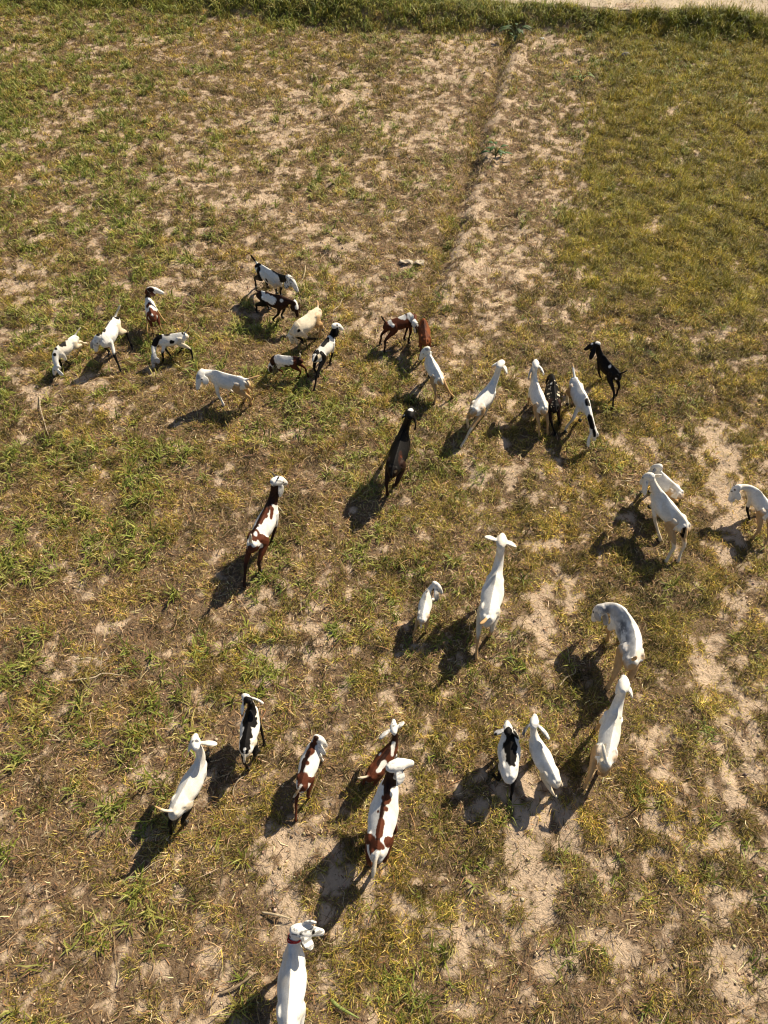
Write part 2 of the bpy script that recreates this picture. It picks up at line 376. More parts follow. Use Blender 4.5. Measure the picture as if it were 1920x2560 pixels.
class Body:
    def __init__(self): self.V = []; self.F4 = []; self.F3 = []; self.n = 0; self.sk = []
    def add(self, q, t, b, o):
        # faces turned outwards by the sign of the enclosed volume
        A = np.concatenate(self.V[-2:])-o; g = lambda f: A[f-b]
        vol = np.einsum('ij,ij->', g(q[:, 0]), np.cross(g(q[:, 1]), g(q[:, 2])))+np.einsum('ij,ij->', g(q[:, 0]), np.cross(g(q[:, 2]), g(q[:, 3])))+np.einsum('ij,ij->', g(t[:, 0]), np.cross(g(t[:, 1]), g(t[:, 2])))
        if vol < 0: q = q[:, ::-1]; t = t[:, ::-1]
        self.F4.append(q); self.F3.append(t)
    def loft(self, cen, side, w, h, part, ridge=0., n=18, flat=False):
        """cen (k,3); side (k,3) ; w,h (k,) ; rings plus end fans"""
        k = len(cen); tan = np.gradient(cen, axis=0)
        tan /= np.linalg.norm(tan, axis=1)[:, None]+1e-12
        s = side-tan*np.sum(side*tan, 1)[:, None]; s /= np.linalg.norm(s, axis=1)[:, None]+1e-12
        u = np.cross(s, tan)
        ph = np.linspace(0, 2*PI, n, endpoint=False); sn, cs = np.sin(ph), np.cos(ph)
        zz = np.where(cs > 0, (1-ridge)*cs+ridge*(1-np.abs(sn))*.98, cs)
        if flat: zz = np.sign(cs)*np.abs(cs)**.35
        R = cen[:, None, :]+s[:, None, :]*(w[:, None]*sn)[:, :, None]+u[:, None, :]*(h[:, None]*zz)[:, :, None]
        b = self.n; self.V.append(R.reshape(-1, 3)); i = b+np.arange(k*n).reshape(k, n); j = np.roll(i, -1, 1)
        c0, c1 = b+k*n, b+k*n+1; self.V.append(np.array([cen[0], cen[-1]]))
        self.add(np.stack([i[:-1], j[:-1], j[1:], i[1:]], -1).reshape(-1, 4), np.concatenate([np.stack([j[0], i[0], np.full(n, c0)], -1), np.stack([i[-1], j[-1], np.full(n, c1)], -1)]), b, cen.mean(0))
        self.n += k*n+2
        for q in range(k): self.sk.append((cen[q], max(.012, (w[q]+h[q])/2), part, q/(k-1.)))
        return u
    def ball(self, c, ax, part='trunk', t=.5):
        """ax: three axis vectors"""
        r = np.linspace(-1, 1, 9)[1:-1]; r = np.sin(r*PI/2)
        cen = c+ax[0]*np.concatenate([[-.995], r, [.995]])[:, None]; rr = np.sqrt(np.clip(1-np.concatenate([[-.995], r, [.995]])**2, .004, 1))
        k = len(cen); ph = np.linspace(0, 2*PI, 14, endpoint=False)
        R = cen[:, None, :]+ax[1]*(rr[:, None]*np.sin(ph))[:, :, None]+ax[2]*(rr[:, None]*np.cos(ph))[:, :, None]
        b = self.n; n = 14; self.V.append(R.reshape(-1, 3)); i = b+np.arange(k*n).reshape(k, n); j = np.roll(i, -1, 1)
        self.V.append(np.array([cen[0], cen[-1]])); c0, c1 = b+k*n, b+k*n+1
        self.add(np.stack([i[:-1], j[:-1], j[1:], i[1:]], -1).reshape(-1, 4), np.concatenate([np.stack([j[0], i[0], np.full(n, c0)], -1), np.stack([i[-1], j[-1], np.full(n, c1)], -1)]), b, c)
        self.n += k*n+2

TRX = np.array([-.385, -.36, -.31, -.23, -.12, 0, .11, .21, .29, .35, .385])
TRT = np.array([.64, .675, .70, .718, .725, .725, .735, .765, .745, .70, .65])     # top line
TRB = np.array([.57, .50, .46, .435, .41, .385, .385, .405, .43, .48, .55])        # belly line
TRW = np.array([.03, .06, .085, .100, .106, .128, .128, .100, .088, .066, .035])
GOATS = []
def goat(label, T, W, P, Pz, N, Nz, M=None, ears=(), tail=None, front=(), hind=(), zone=None, patch=(), s=None, fat=1.0, horns=0, collar=False, head=1.0, seed=0):
    GOATS.append(dict(label=label, T=T, W=W, P=P, Pz=Pz, N=N, Nz=Nz, M=M, ears=ears, tail=tail, front=front, hind=hind, zone=zone or {}, patch=patch, s=s, fat=fat, horns=horns, collar=collar, head=head))
def quad(a, b, c, k):
    t = np.linspace(0, 1, k)[:, None]; return a*(1-t)**2+2*b*t*(1-t)+c*t*t

def make_goat(g, gi):
    r = random.Random(gi*17+3)
    s = g['s'] or .8
    wz = .76 if g['Pz'] > .6 else .71
    for _ in range(12):
        T = un(*g['T'], .70*s); W = un(*g['W'], wz*s); d = np.hypot(*(W-T)[:2])
        if g['s'] is None: s = .5*s+.5*d/.58
    if g['s'] is not None:     # fixed size: centre on the middle of the two points
        m = (T+W)/2; dv = unit(np.array([*(W-T)[:2], 0])); T = m-dv*.29*s; W = m+dv*.29*s
    print('goat %2d  s=%.2f nat=%.2f %s' % (gi, s, np.hypot(*(W-T)[:2])/.58, g['label'][:50]))
    T2, W2 = T[:2], W[:2]
    M2 = un(*g['M'], .72*s)[:2] if g['M'] else (T2+W2)/2
    # quadratic through T (x=-.36) M (x=-.07) W (x=.22)
    CT = 2*M2-(T2+W2)/2
    def cur(x):
        t = (np.asarray(x)+.36)/.58; tc = np.clip(t, 0, 1)
        p = T2*(1-tc[..., None])**2+2*CT*tc[..., None]*(1-tc[..., None])+W2*tc[..., None]**2
        d0 = 2*(CT-T2); d1 = 2*(W2-CT)
        p = p+np.where((t < 0)[..., None], d0*t[..., None], 0)+np.where((t > 1)[..., None], d1*(t-1)[..., None], 0)
        tan = 2*(1-tc)[..., None]*(CT-T2)+2*tc[..., None]*(W2-CT)
        return p, tan/(np.linalg.norm(tan, axis=-1)[..., None]+1e-9)
    def loc(x, y, z):           # body-local -> world ; y to the goat's left
        p, t = cur(np.array(float(x))); return np.array([p[0]-t[1]*y*s, p[1]+t[0]*y*s, z*s])
    B = Body()
    x = np.interp(np.linspace(0, 1, 34), np.linspace(0, 1, len(TRX)), TRX)
    sm = lambda A: np.interp(x, TRX, A)
    top, bot, w = sm(TRT), sm(TRB), sm(TRW)*g['fat']
    p, t = cur(x)
    cen = np.stack([p[:, 0], p[:, 1], (top+bot)/2*s], -1); side = np.stack([t[:, 1], -t[:, 0], t[:, 0]*0], -1)
    B.loft(cen, side, w*s, (top-bot)/2*s, 'trunk', ridge=.58, n=28)
    fwd = np.array([*cur(np.array(.22))[1], 0]); rt = np.array([fwd[1], -fwd[0], 0]); up = np.array([0, 0, 1.])
    tf = np.array([*cur(np.array(-.3))[1], 0]); tr = np.array([tf[1], -tf[0], 0])
    for sg in (1, -1):
        def surf(x_, y_):
            w_, t_, b_ = [np.interp(x_, TRX, q_) for q_ in (TRW*g['fat'], TRT, TRB)]; sn = min(.98, abs(y_)/w_)
            return (t_+b_)/2+(t_-b_)/2*(.42*math.sqrt(1-sn*sn)+.58*(1-sn)*.98)
        B.ball(loc(-.185, .082*sg, surf(-.185, .082)-.012), [tf*.055*s, tr*.030*s, up*.026*s])
        B.ball(loc(-.320, .038*sg, surf(-.32, .038)-.040), [tf*.045*s, tr*.032*s, up*.05*s])
        B.ball(loc(.235, .047*sg*g['fat'], .545), [up*.135*s, rt*.050*s, fwd*.075*s])
    # neck and head
    hd = g['head']*1.26
    Pp = un(*g['P'], g['Pz']*s); Nn = un(*g['N'], g['Nz']*s); hl = .255*s*hd; hdir = unit(Nn-Pp)
    Pp = Pp-np.array([0, 0, .045*s]); S = loc(.25, 0, .625)
    Ln = np.linalg.norm(Pp-S)
    if g['Pz'] > .85: ctl = S+fwd*.45*Ln+up*.18*Ln
    elif g['Pz'] > .55: ctl = S+fwd*.5*Ln+up*.12*Ln
    else: ctl = S+fwd*.5*Ln+up*.0*Ln
    hs = np.cross(hdir, up)
    hs = unit(hs) if np.linalg.norm(hs) > .35 else unit(rt-hdir*np.dot(rt, hdir))
    if np.dot(hs, rt) < -.5 and abs(hdir[2]) > .8: hs = -hs
    hup = np.cross(hs, hdir)
    nk = quad(S, ctl, Pp, 16); ts = np.linspace(0, 1, 16)
    sd_ = rt[None]*(1-ts)[:, None]**1+hs[None]*ts[:, None]
    if np.dot(rt, hs) < -.2: sd_ = rt[None]*(1-ts)[:, None]+unit(rt+np.cross(up, hdir)*-.5)[None]*ts[:, None]
    B.loft(nk, sd_, np.interp(ts, [0, .25, .6, 1], [.082, .066, .051, .048])*s, np.interp(ts, [0, .25, .6, 1], [.125, .100, .074, .060])*s, 'neck', ridge=.2)
    th = np.linspace(-.22, 1, 16)
    hc = Pp[None]+hdir[None]*(th*hl)[:, None]+hup[None]*(np.interp(th, [-.2, .1, .45, .8, 1], [-.012, .004, .010, -.004, -.016])*s*hd)[:, None]
    B.loft(hc, np.repeat(hs[None], 16, 0), np.interp(th, [-.22, -.1, .1, .3, .5, .8, .95, 1], [.02, .042, .050, .051, .038, .029, .026, .014])*s*hd,
           np.interp(th, [-.22, -.1, .1, .3, .5, .8, .95, 1], [.02, .044, .055, .057, .048, .034, .027, .014])*s*hd, 'head')
    for sg in (1, -1): B.ball(Pp+hdir*.27*hl+hs*.045*s*hd*sg+hup*.022*s, [hdir*.024*s, hs*.013*s, hup*.018*s], 'head')
    # ears
    ebase = [Pp+hdir*.03*s+hs*.044*s*sg+hup*.012*s for sg in (-1, 1)]
    tips = [None, None]
    for e in g['ears']:
        tp = un(e[0], e[1], e[2]*s); q = 0 if np.dot(tp-Pp, hs) < 0 else 1
        if tips[q] is not None: q = 1-q
        tips[q] = tp
    for q, sg in ((0, -1), (1, 1)):
        b = ebase[q]; tp = tips[q]
        if tp is None: tp = b+hs*sg*.055*s-up*.17*s+hdir*.01*s
        v = tp-b; L = np.linalg.norm(v); mx = .27*s*hd
        if L > mx: tp = b+v/L*mx
        if L < .16*s: tp = b+unit(v)*.16*s
        c_ = (b+tp)/2+hs*sg*.035*s+up*.02*s
        ec = quad(b-hs*sg*.02*s, c_, tp, 14); te = np.linspace(0, 1, 14)
        tn = unit(tp-b); wdv = hdir-tn*np.dot(hdir, tn)
        if np.linalg.norm(wdv) < .35: wdv = hup
        # blade of the ear turned partly towards the sky
        wdv = unit(unit(wdv)+.35*np.cross(tn, hs*sg)*0)
        B.loft(ec, np.repeat(wdv[None], 14, 0), np.interp(te, [0, .15, .5, .8, .95, 1], [.018, .034, .064, .058, .034, .014])*s, np.full(14, .0115), 'ear'+'LR'[q], n=16, flat=True)
    # tail
    tb = loc(-.35, 0, .665)
    if g['tail']: tt = un(g['tail'][0], g['tail'][1], g['tail'][2]*s)
    else: tt = tb-tf*.09*s-up*.10*s
    v = tt-tb; L = np.linalg.norm(v); L2_ = min(max(L, .12*s), .24*s); tt = tb+v/L*L2_
    tc_ = (tb+tt)/2-tf*.03*s+up*.015*s
    tl = quad(tb+tf*.03*s, tc_, tt, 12); te = np.linspace(0, 1, 12)
    B.loft(tl, np.repeat(tr[None], 12, 0), np.interp(te, [0, .3, .65, .9, 1], [.022, .020, .024, .016, .007])*s, np.interp(te, [0, .3, .65, .9, 1], [.020, .017, .019, .013, .006])*s, 'tail', n=12)
    # legs
    feet = []
    for pair, xx, nm in ((g['front'], .26, 'front'), (g['hind'], -.27, 'hind')):
        p0, t0 = cur(np.array(xx)); lat = np.array([-t0[1], t0[0]])
        dflt = {1: p0+lat*.075*s+t0*s*r.uniform(-.07, .07), -1: p0-lat*.075*s+t0*s*r.uniform(-.07, .07)}
        got = {}
        pts = [(un(f[0], f[1], f[2] if len(f) > 2 else 0), f[2] if len(f) > 2 else 0) for f in pair]
        if len(pts) == 2:
            l0, l1 = [np.dot(q[0][:2]-p0, lat) for q in pts]
            got = {1: pts[0], -1: pts[1]} if l0 > l1 else {1: pts[1], -1: pts[0]}
        elif len(pts) == 1:
            got = {(1 if np.dot(pts[0][0][:2]-p0, lat) > 0 else -1): pts[0]}
        for sg in (1, -1):
            f2, fz = (got[sg][0][:2], got[sg][1]) if sg in got else (dflt[sg], 0)
            off = f2-(p0+lat*.075*s*sg); L = np.linalg.norm(off)
            if L > .42*s: off *= .42*s/L; f2 = p0+lat*.075*s*sg+off
            gz = float(height(np.array([f2[0]]), np.array([f2[1]]))[0])
            a = lambda X_, Y_, Z_, k: np.array([*(loc(X_, Y_*sg, Z_)[:2]+off*k), Z_*s])
            if nm == 'front':
                J = [a(.255, .060, .58, 0), a(.225, .078, .47, .05), a(.265, .078, .29, .42), a(.25, .075, .17, .70), a(.255, .075, .07, .93)]
                R = [.060, .042, .028, .019, .0235]
            else:
                J = [a(-.20, .050, .60, 0), a(-.155, .085, .475, .05), a(-.275, .085, .37, .22), a(-.335, .080, .285, .42), a(-.305, .078, .17, .68), a(-.285, .076, .07, .92)]
                R = [.085, .072, .042, .026, .0195, .0235]
            foot = np.array([f2[0], f2[1], max(gz, 0)*.6+fz]); ft = np.array([*cur(np.array(xx))[1], 0])
            J[-1] = np.array([f2[0]-ft[0]*.012*s, f2[1]-ft[1]*.012*s, foot[2]+.062*s]); J.append(foot+np.array([0, 0, .016*s])); R.append(.021)
            if fz: J[-3][2] += fz*.6
            cc = crom(J, 6); rr = np.interp(np.linspace(0, len(R)-1, len(cc)), np.arange(len(R)), R)*s
            rr = np.maximum(rr, .0135)
            B.loft(cc, np.repeat(rt[None], len(cc), 0), rr*(.78 if nm == 'hind' else .8)+.003*s, rr*1.18, nm+('L' if sg > 0 else 'R'), n=12)
            feet.append((foot, ft, nm+('L' if sg > 0 else 'R')))
    # voxel union
    V = np.concatenate(B.V); org = np.array([*((T2+W2)/2), 0.])
    tmp = mesh_np('tmp', V-org, [np.concatenate(B.F4), np.concatenate(B.F3)], None)
    md = tmp.modifiers.new('r', 'REMESH'); md.mode = 'VOXEL'; md.voxel_size = .0078; md.adaptivity = 0
    m2 = tmp.modifiers.new('s', 'SMOOTH'); m2.factor = .5; m2.iterations = 3
    dg = bpy.context.evaluated_depsgraph_get(); dg.update()
    me = bpy.data.meshes.new_from_object(tmp.evaluated_get(dg)); bpy.data.objects.remove(tmp)
    me.name = 'goat_body'; n = len(me.vertices)
    co = np.empty(n*3, dtype=np.float32); me.vertices.foreach_get('co', co); co = co.reshape(-1, 3)+org
    # part of every vertex
    SK = np.array([q[0] for q in B.sk]); SR = np.array([q[1] for q in B.sk]); SP = np.array([q[2] for q in B.sk]); ST = np.array([q[3] for q in B.sk])
    idx = np.empty(n, int)
    for i in range(0, n, 4000):
        dd = np.linalg.norm(co[i:i+4000, None]-SK[None], axis=2)/(SR[None]+.006); idx[i:i+4000] = dd.argmin(1)
    part = SP[idx]; tt_ = ST[idx]
    z = g['zone']; col = np.repeat(C[z.get('base', 'white')][None], n, 0)
    nz = (fbm(co[:, 0]*1.+co[:, 2]*.7+gi*3.1, co[:, 1]+co[:, 2]*.9, .06, 3, gi)-.5)*2
    def blend(mask, c): 
        nonlocal col
        mask = np.clip(mask, 0, 1)[:, None]; col = col*(1-mask)+C[c][None]*mask
    ish = np.char.startswith(part.astype(str), 'hind'); isf = np.char.startswith(part.astype(str), 'front'); isn = part == 'neck'; ise = np.char.startswith(part.astype(str), 'ear')
    ish_ = ish; hgt = co[:, 2]/s
    if z.get('base', 'white') in ('white', 'cream'):
        st = fbm(co[:, 0]+co[:, 2]*.6, co[:, 1]-co[:, 2]*.8, .16, 4, gi+61)
        blend(sstep(.5, .05, hgt)*.30*(isf | ish), 'cream'); blend(((part == 'head') & (tt_ > .93))*.55, 'pink')
        blend((part == 'trunk')*sstep(.52, .40, hgt)*.5, 'cream'); blend(sstep(.48, .70, st)*.40, 'shell'); blend(sstep(.58, .74, st)*.35*(part != 'head'), 'cream')
        blend((part == 'trunk')*sstep(.14, .03, tt_)*.4, 'cream')
    if 'rump' in z: blend(((part == 'trunk')*sstep(.34, .06, tt_+nz*.06)), z['rump'])
    if 'belly' in z: blend(sstep(.50, .42, hgt+nz*.03)*(part == 'trunk'), z['belly'])
    if 'hind' in z: blend(ish*1., z['hind']); blend((part == 'trunk')*sstep(.11, .05, tt_+nz*.03)*sstep(.70, .62, hgt), z['hind'])
    if 'hindsoft' in z: blend(sstep(.71, .55, hgt+nz*.05)*(ish | ((part == 'trunk') & (tt_ < .2))), z['hindsoft'])
    if 'front' in z: blend(isf*1.*sstep(.56, .46, hgt), z['front'])
    if 'legs' in z: blend((isf | ish)*sstep(.52, .46, hgt+nz*.03), z['legs'])
    if 'low' in z: blend((isf | ish)*sstep(.36, .32, hgt+nz*.03), z['low'])
    if 'frontlow' in z: blend(isf*sstep(.36, .32, hgt+nz*.03), z['frontlow'])
    if 'neck' in z: blend(isn*sstep(.10, .16, tt_+nz*.06), z['neck'])
    if 'head' in z: blend((part == 'head')*1., z['head'])
    for e in 'LR':
        if 'ear' in z: blend((part == 'ear'+e)*1., z['ear'])
        if 'ear'+e in z: blend((part == 'ear'+e)*1., z['ear'+e])
    if 'eartip' in z: blend(ise*sstep(.45, .75, tt_+nz*.25), z['eartip'])
    if 'tail' in z: blend((part == 'tail')*sstep(.08, .3, tt_), z['tail'])
    if 'tailtip' in z: blend((part == 'tail')*sstep(.5, .7, tt_+nz*.1), z['tailtip'])
    if z.get('speck'):
        sp = fbm(co[:, 0]+co[:, 2]*.8, co[:, 1]+co[:, 2]*.6, .022, 2, gi+9); blend(((part == 'head') | ise)*sstep(.62, .67, sp)*.8, z['speck'])
    if z.get('bodyspeck'):
        sp = fbm(co[:, 0]+co[:, 2]*.8, co[:, 1]+co[:, 2]*.6, .03, 2, gi+19); blend((part == 'trunk')*sstep(.72, .75, sp), z['bodyspeck'])
    # coat markings: blobs on the skin found under photo points
    px, py, dep = proj(co); dn = np.array([fbm(co[:, 0]+co[:, 2]*.8+k, co[:, 1]-co[:, 2]*.6+k*2, .05, 3, 40+gi+k)-.5 for k in (0, 1, 2)]).T*1.5
    mot = fbm(co[:, 0]+co[:, 2]*.8, co[:, 1]-co[:, 2]*.6, .07, 4, 77, .65)
    for pt in g['patch']:
        c = pt[0].strip('~'); soft = .07 if '~' in pt[0] else .012; amt = sstep(.30, .60, mot)*.9 if '~' in pt[0] else 1.
        pts = pt[1:]; cs_, rs_ = [], []
        if len(pts) == 1: pts = [pts[0], pts[0]]
        for a, b in zip(pts[:-1], pts[1:]):
            L = math.hypot(b[0]-a[0], b[1]-a[1]); k = max(2, int(L/max(3., .5*min(a[2], b[2])))+1)
            for q in np.linspace(0, 1, k):
                X_, Y_, R_ = [a[i]*(1-q)+b[i]*q for i in range(3)]
                d2 = (px-X_)**2+(py-Y_)**2; near = np.where((d2 < 9) & (part != 'tail'))[0]
                i = near[dep[near].argmin()] if len(near) else d2.argmin()
                cs_.append(co[i]); rs_.append(R_*1.4*dep[i]/F)
        cs_ = np.array(cs_); rs_ = np.array(rs_)
        cw = co+dn*min(.05, rs_.mean()*.6)
        D = np.full(n, 9.)
        for q in range(len(cs_)): D = np.minimum(D, np.linalg.norm(cw-cs_[q], axis=1)-rs_[q])
        blend(sstep(soft*.5, -soft*.5, D)*amt*(part != 'tail'), c)
    a = me.color_attributes.new('coat', 'FLOAT_COLOR', 'POINT'); cc4 = np.ones((n, 4), dtype=np.float32); cc4[:, :3] = col
    a.data.foreach_set('color', cc4.ravel())
    me.polygons.foreach_set('use_smooth', np.ones(len(me.polygons), dtype=bool)); me.materials.clear(); me.materials.append(M_COAT)
    root = bpy.data.objects.new('goat', None); COL.objects.link(root); root.location = org; root.empty_display_size = .2
    tag(root, g['label'], 'goat', 'goats of the herd walking and grazing in the field')
    bo = bpy.data.objects.new('body', me); COL.objects.link(bo); bo.parent = root
    # eyes
    for sg in (1, -1):
        c = Pp+hdir*.29*hl+hs*.050*s*hd*sg+hup*.024*s-org; E = Body(); rr = .0125*s
        E.ball(c, [hdir*rr*1.2, hs*rr, hup*rr]); o = mesh_np('eye', np.concatenate(E.V), [np.concatenate(E.F4), np.concatenate(E.F3)], M_EYE, smooth=True, parent=root)
    # horns
    if g['horns']:
        for sg in (1, -1):
            b = Pp+hs*.02*s*sg+hup*.045*s-hdir*.0*s-org; hL = g['horns']*s
            cc = quad(b, b+hup*.5*hL-hdir*.2*hL+hs*sg*.2*hL, b+hup*.55*hL-hdir*.9*hL+hs*sg*.55*hL, 9); E = Body()
            w_ = np.linspace(.014, .003, 9)*s; E.loft(cc, np.repeat(hs[None], 9, 0), w_, w_*1.1, 'h', n=8)
            mesh_np('horn', np.concatenate(E.V), [np.concatenate(E.F4), np.concatenate(E.F3)], M_HORN, smooth=True, parent=root)
    # hooves
    for foot, ft, nm in feet:
        E = Body(); c = foot-org+ft*.006*s; sdv = np.array([ft[1], -ft[0], 0])
        cc = np.array([c+up*.040*s-ft*.008*s, c+up*.022*s, c+up*.004*s, c-up*.006*s])
        E.loft(cc, np.repeat(sdv[None], 4, 0), np.array([.017, .024, .027, .026])*s+.0015, np.array([.019, .030, .038, .037])*s+.0015, 'h', n=10)
        mesh_np('hoof', np.concatenate(E.V), [np.concatenate(E.F4), np.concatenate(E.F3)], M_HOOF, smooth=True, parent=root)
    if g['collar']:
        for tcol, lift in ((.60, 0), (.70, .006)):
            k = int(tcol*15); ctr = nk[k]; tn = unit(nk[k+1]-nk[k-1]); sv = unit(sd_[k]-tn*np.dot(sd_[k], tn)); uv = np.cross(sv, tn)
            ph = np.linspace(0, 2*PI, 29); wv = np.interp(ts[k], [0, .25, .6, 1], [.078, .060, .046, .045])*s+.009; hv = np.interp(ts[k], [0, .25, .6, 1], [.125, .098, .070, .056])*s+.007
            cc = ctr+sv*(wv*np.sin(ph))[:, None]+uv*(hv*np.cos(ph)*.97)[:, None]+tn*(.014*np.sin(ph*2+lift*90))[:, None]-org
            E = Body(); E.loft(cc, np.repeat(tn[None], 29, 0), np.full(29, .008), np.full(29, .005), 'c', n=8)
            mesh_np('collar', np.concatenate(E.V), [np.concatenate(E.F4), np.concatenate(E.F3)], M_RED, smooth=True, parent=root)
    return root
M_RED = plain('red_cord', (.45, .02, .02), .7)
#GOATDATA
W_TAN = dict(hindsoft='tan', tail='tan')
# far left group
goat('small white kid with black back spots, grazing at the far left end of the herd', (188, 834), (145, 868), (141, 913), .42, (130, 938), .10,
     ears=[(158, 939, .2)], tail=(203, 816, .80), hind=[(221, 859), (203, 877)], front=[(156, 922), (178, 918)], zone=dict(hindsoft='cream', tail='cream', frontlow='black'),
     patch=[('black', (157, 854, 6), (154, 860, 5)), ('black', (162, 843, 3)), ('black', (142, 872, 3)), ('black', (139, 888, 3))])
goat('white goat with black side blotches, hanging grey head and one foreleg stretched out', (292, 779), (253, 835), (243, 838), .74, (236, 876), .45,
     ears=[(231, 872, .45), (262, 862, .5)], tail=(303, 758, .86), hind=[(330, 871), (296, 850)], front=[(303, 932), (274, 885)], zone=dict(hindsoft='cream', tail='cream', low='black', speck='grey', ear='grey'),
     patch=[('black', (283, 781, 6), (291, 789, 6)), ('black', (273, 795, 5)), ('black', (260, 808, 4), (250, 828, 5), (247, 832, 4))], s=0.84)
goat('white and brown kid with dark brown neck and white face turned right', (380, 788), (368, 742), (374, 719), 1.0, (400, 726), .92,
     ears=[(386, 740, .78), (364, 735, .8)], tail=(388, 796, .55), hind=[(384, 834), (405, 829)], front=[(369, 831), (412, 806)], zone=dict(neck='dkbrown', ear='brown', hind='brown', low='tan', tail='cream'),
     patch=[('brown', (377, 775, 8), (385, 800, 10)), ('brown', (366, 763, 5), (372, 758, 5)), ('white', (364, 775, 3)), ('dkbrown', (375, 728, 6))], s=.72)
goat('white goat with black shoulder stripe and black legs, grey face down grazing leftwards', (464, 830), (403, 840), (384, 884), .42, (381, 920), .10,
     tail=(474, 814, .84), hind=[(485, 909), (445, 891)], front=[(409, 911), (430, 900)], zone=dict(hindsoft='cream', tail='tan', low='black', front='white', head='grey', ear='grey', speck='dgrey'),
     patch=[('black', (397, 841, 6), (387, 862, 6)), ('black', (416, 831, 5)), ('black', (432, 858, 4)), ('black', (461, 832, 3))])
goat('white goat standing side on, facing left, with orange tan tail and rump', (622, 948), (534, 924), (502, 927), .80, (494, 958), .62,
     ears=[(497, 962, .5)], tail=(654, 937, .72), front=[(559, 1019), (580, 986)], hind=[(610, 1009), (628, 1016)], zone=dict(hindsoft='tan', tail='tan'), patch=[('grey', (494, 945, 4))], s=0.86)
# upper group
goat('black backed goat with white sides and raised black tail, topmost of the herd', (637, 652), (690, 680), (722, 690), .90, (738, 714), .72,
     ears=[(714, 720, .6), (726, 716, .62)], tail=(625, 635, .90), hind=[(641, 719), (670, 717)], front=[(703, 739), (692, 733)], zone=dict(hind='black', tail='black', low='black', neck='black', speck='black'),
     patch=[('black', (640, 655, 9), (655, 656, 6), (676, 672, 7), (700, 684, 7), (708, 700, 5)), ('black', (665, 703, 4)), ('white', (655, 667, 5), (690, 698, 6))], s=0.86)
goat('dark brown goat with white flank patch and blaze, below the black backed goat', (643, 724), (700, 737), (735, 752), .66, (742, 780), .44,
     ears=[(732, 778, .42)], tail=(641, 726, .45), hind=[(643, 781), (672, 773)], front=[(685, 804), (706, 794)], zone=dict(base='dkbrown', hind='black', low='black'),
     patch=[('white', (664, 745, 6), (678, 752, 8)), ('white', (654, 727, 3), (658, 742, 4)), ('white', (702, 753, 3)), ('white', (743, 752, 4), (746, 768, 4)), ('dkbrown', (737, 762, 4))])
goat('cream coloured goat grazing with its speckled head down', (797, 764), (745, 805), (729, 826), .50, (731, 862), .10,
     tail=(790, 750, .72), front=[(755, 858), (792, 853)], hind=[(797, 848), (806, 826)], zone=dict(base='cream', hindsoft='tan', frontlow='black', head='white', speck='dgrey', tail='tan'),
     patch=[('black', (749, 829, 3))], fat=1.1)
goat('slim white goat with black neck, black back stripe and long black hind leg, walking away', (784, 888), (823, 838), (836, 810), .95, (849, 815), .82,
     ears=[(840, 842, .68), (843, 828, .7)], hind=[(781, 990), (797, 945)], front=[(826, 911), (808, 900)], zone=dict(neck='black', hind='black', low='black', ear='black', head='white'),
     patch=[('black', (783, 893, 10), (788, 878, 7)), ('black', (793, 876, 5)), ('black', (806, 858, 5), (818, 845, 6)), ('white', (786, 886, 3)), ('cream', (801, 892, 5)), ('black', (846, 812, 2))], s=0.76)
goat('small brown kid with large white flank patch, grazing leftwards', (752, 892), (694, 890), (680, 906), .50, (668, 930), .12,
     tail=(748, 882, .80), hind=[(746, 951), (770, 945)], front=[(708, 938), (697, 930)], zone=dict(base='dkbrown', hind='brown', low='brown', tail='cream', head='white', speck='black', ear='dkbrown', front='white'),
     patch=[('white', (696, 900, 10), (722, 903, 9)), ('white', (703, 918, 5)), ('white', (698, 885, 3)), ('dkbrown', (682, 912, 5))])
goat('reddish brown goat with white shoulder patches, nuzzling the plain ginger brown goat', (962, 805), (1022, 781), (1036, 803), .72, (1040, 822), .48,
     tail=(953, 788, .90), hind=[(951, 862), (962, 882)], front=[(1012, 850), (1022, 858)], zone=dict(base='brown', tail='black', low='dkbrown', head='white', ear='dkbrown', speck='black'),
     patch=[('white', (977, 805, 4), (980, 815, 4)), ('white', (1006, 790, 6), (1013, 796, 4)), ('white', (1026, 787, 5), (1028, 805, 7)), ('white', (1033, 800, 4))])
goat('plain ginger brown goat with its head down, seen from behind', (1065, 845), (1060, 805), (1056, 803), .56, (1052, 818), .25,
     hind=[(1048, 898), (1076, 866)], zone=dict(base='ginger', low='brown', hind='ginger'), patch=[('brown~', (1060, 808, 5), (1062, 846, 6)), ('dkbrown~', (1058, 803, 6), (1061, 822, 3)), ('brown~', (1074, 835, 6))], s=.72, fat=1.1)
goat('white goat with tan hind legs walking up to the ginger brown goat', (1104, 944), (1077, 890), (1068, 869), .88, (1056, 885), .70,
     ears=[(1056, 892, .62), (1078, 885, .65)], hind=[(1085, 1012), (1131, 994)], front=[(1074, 944), (1092, 925)], zone=dict(hindsoft='tan', tail='cream', frontlow='black'), patch=[('grey', (1064, 875, 3))])
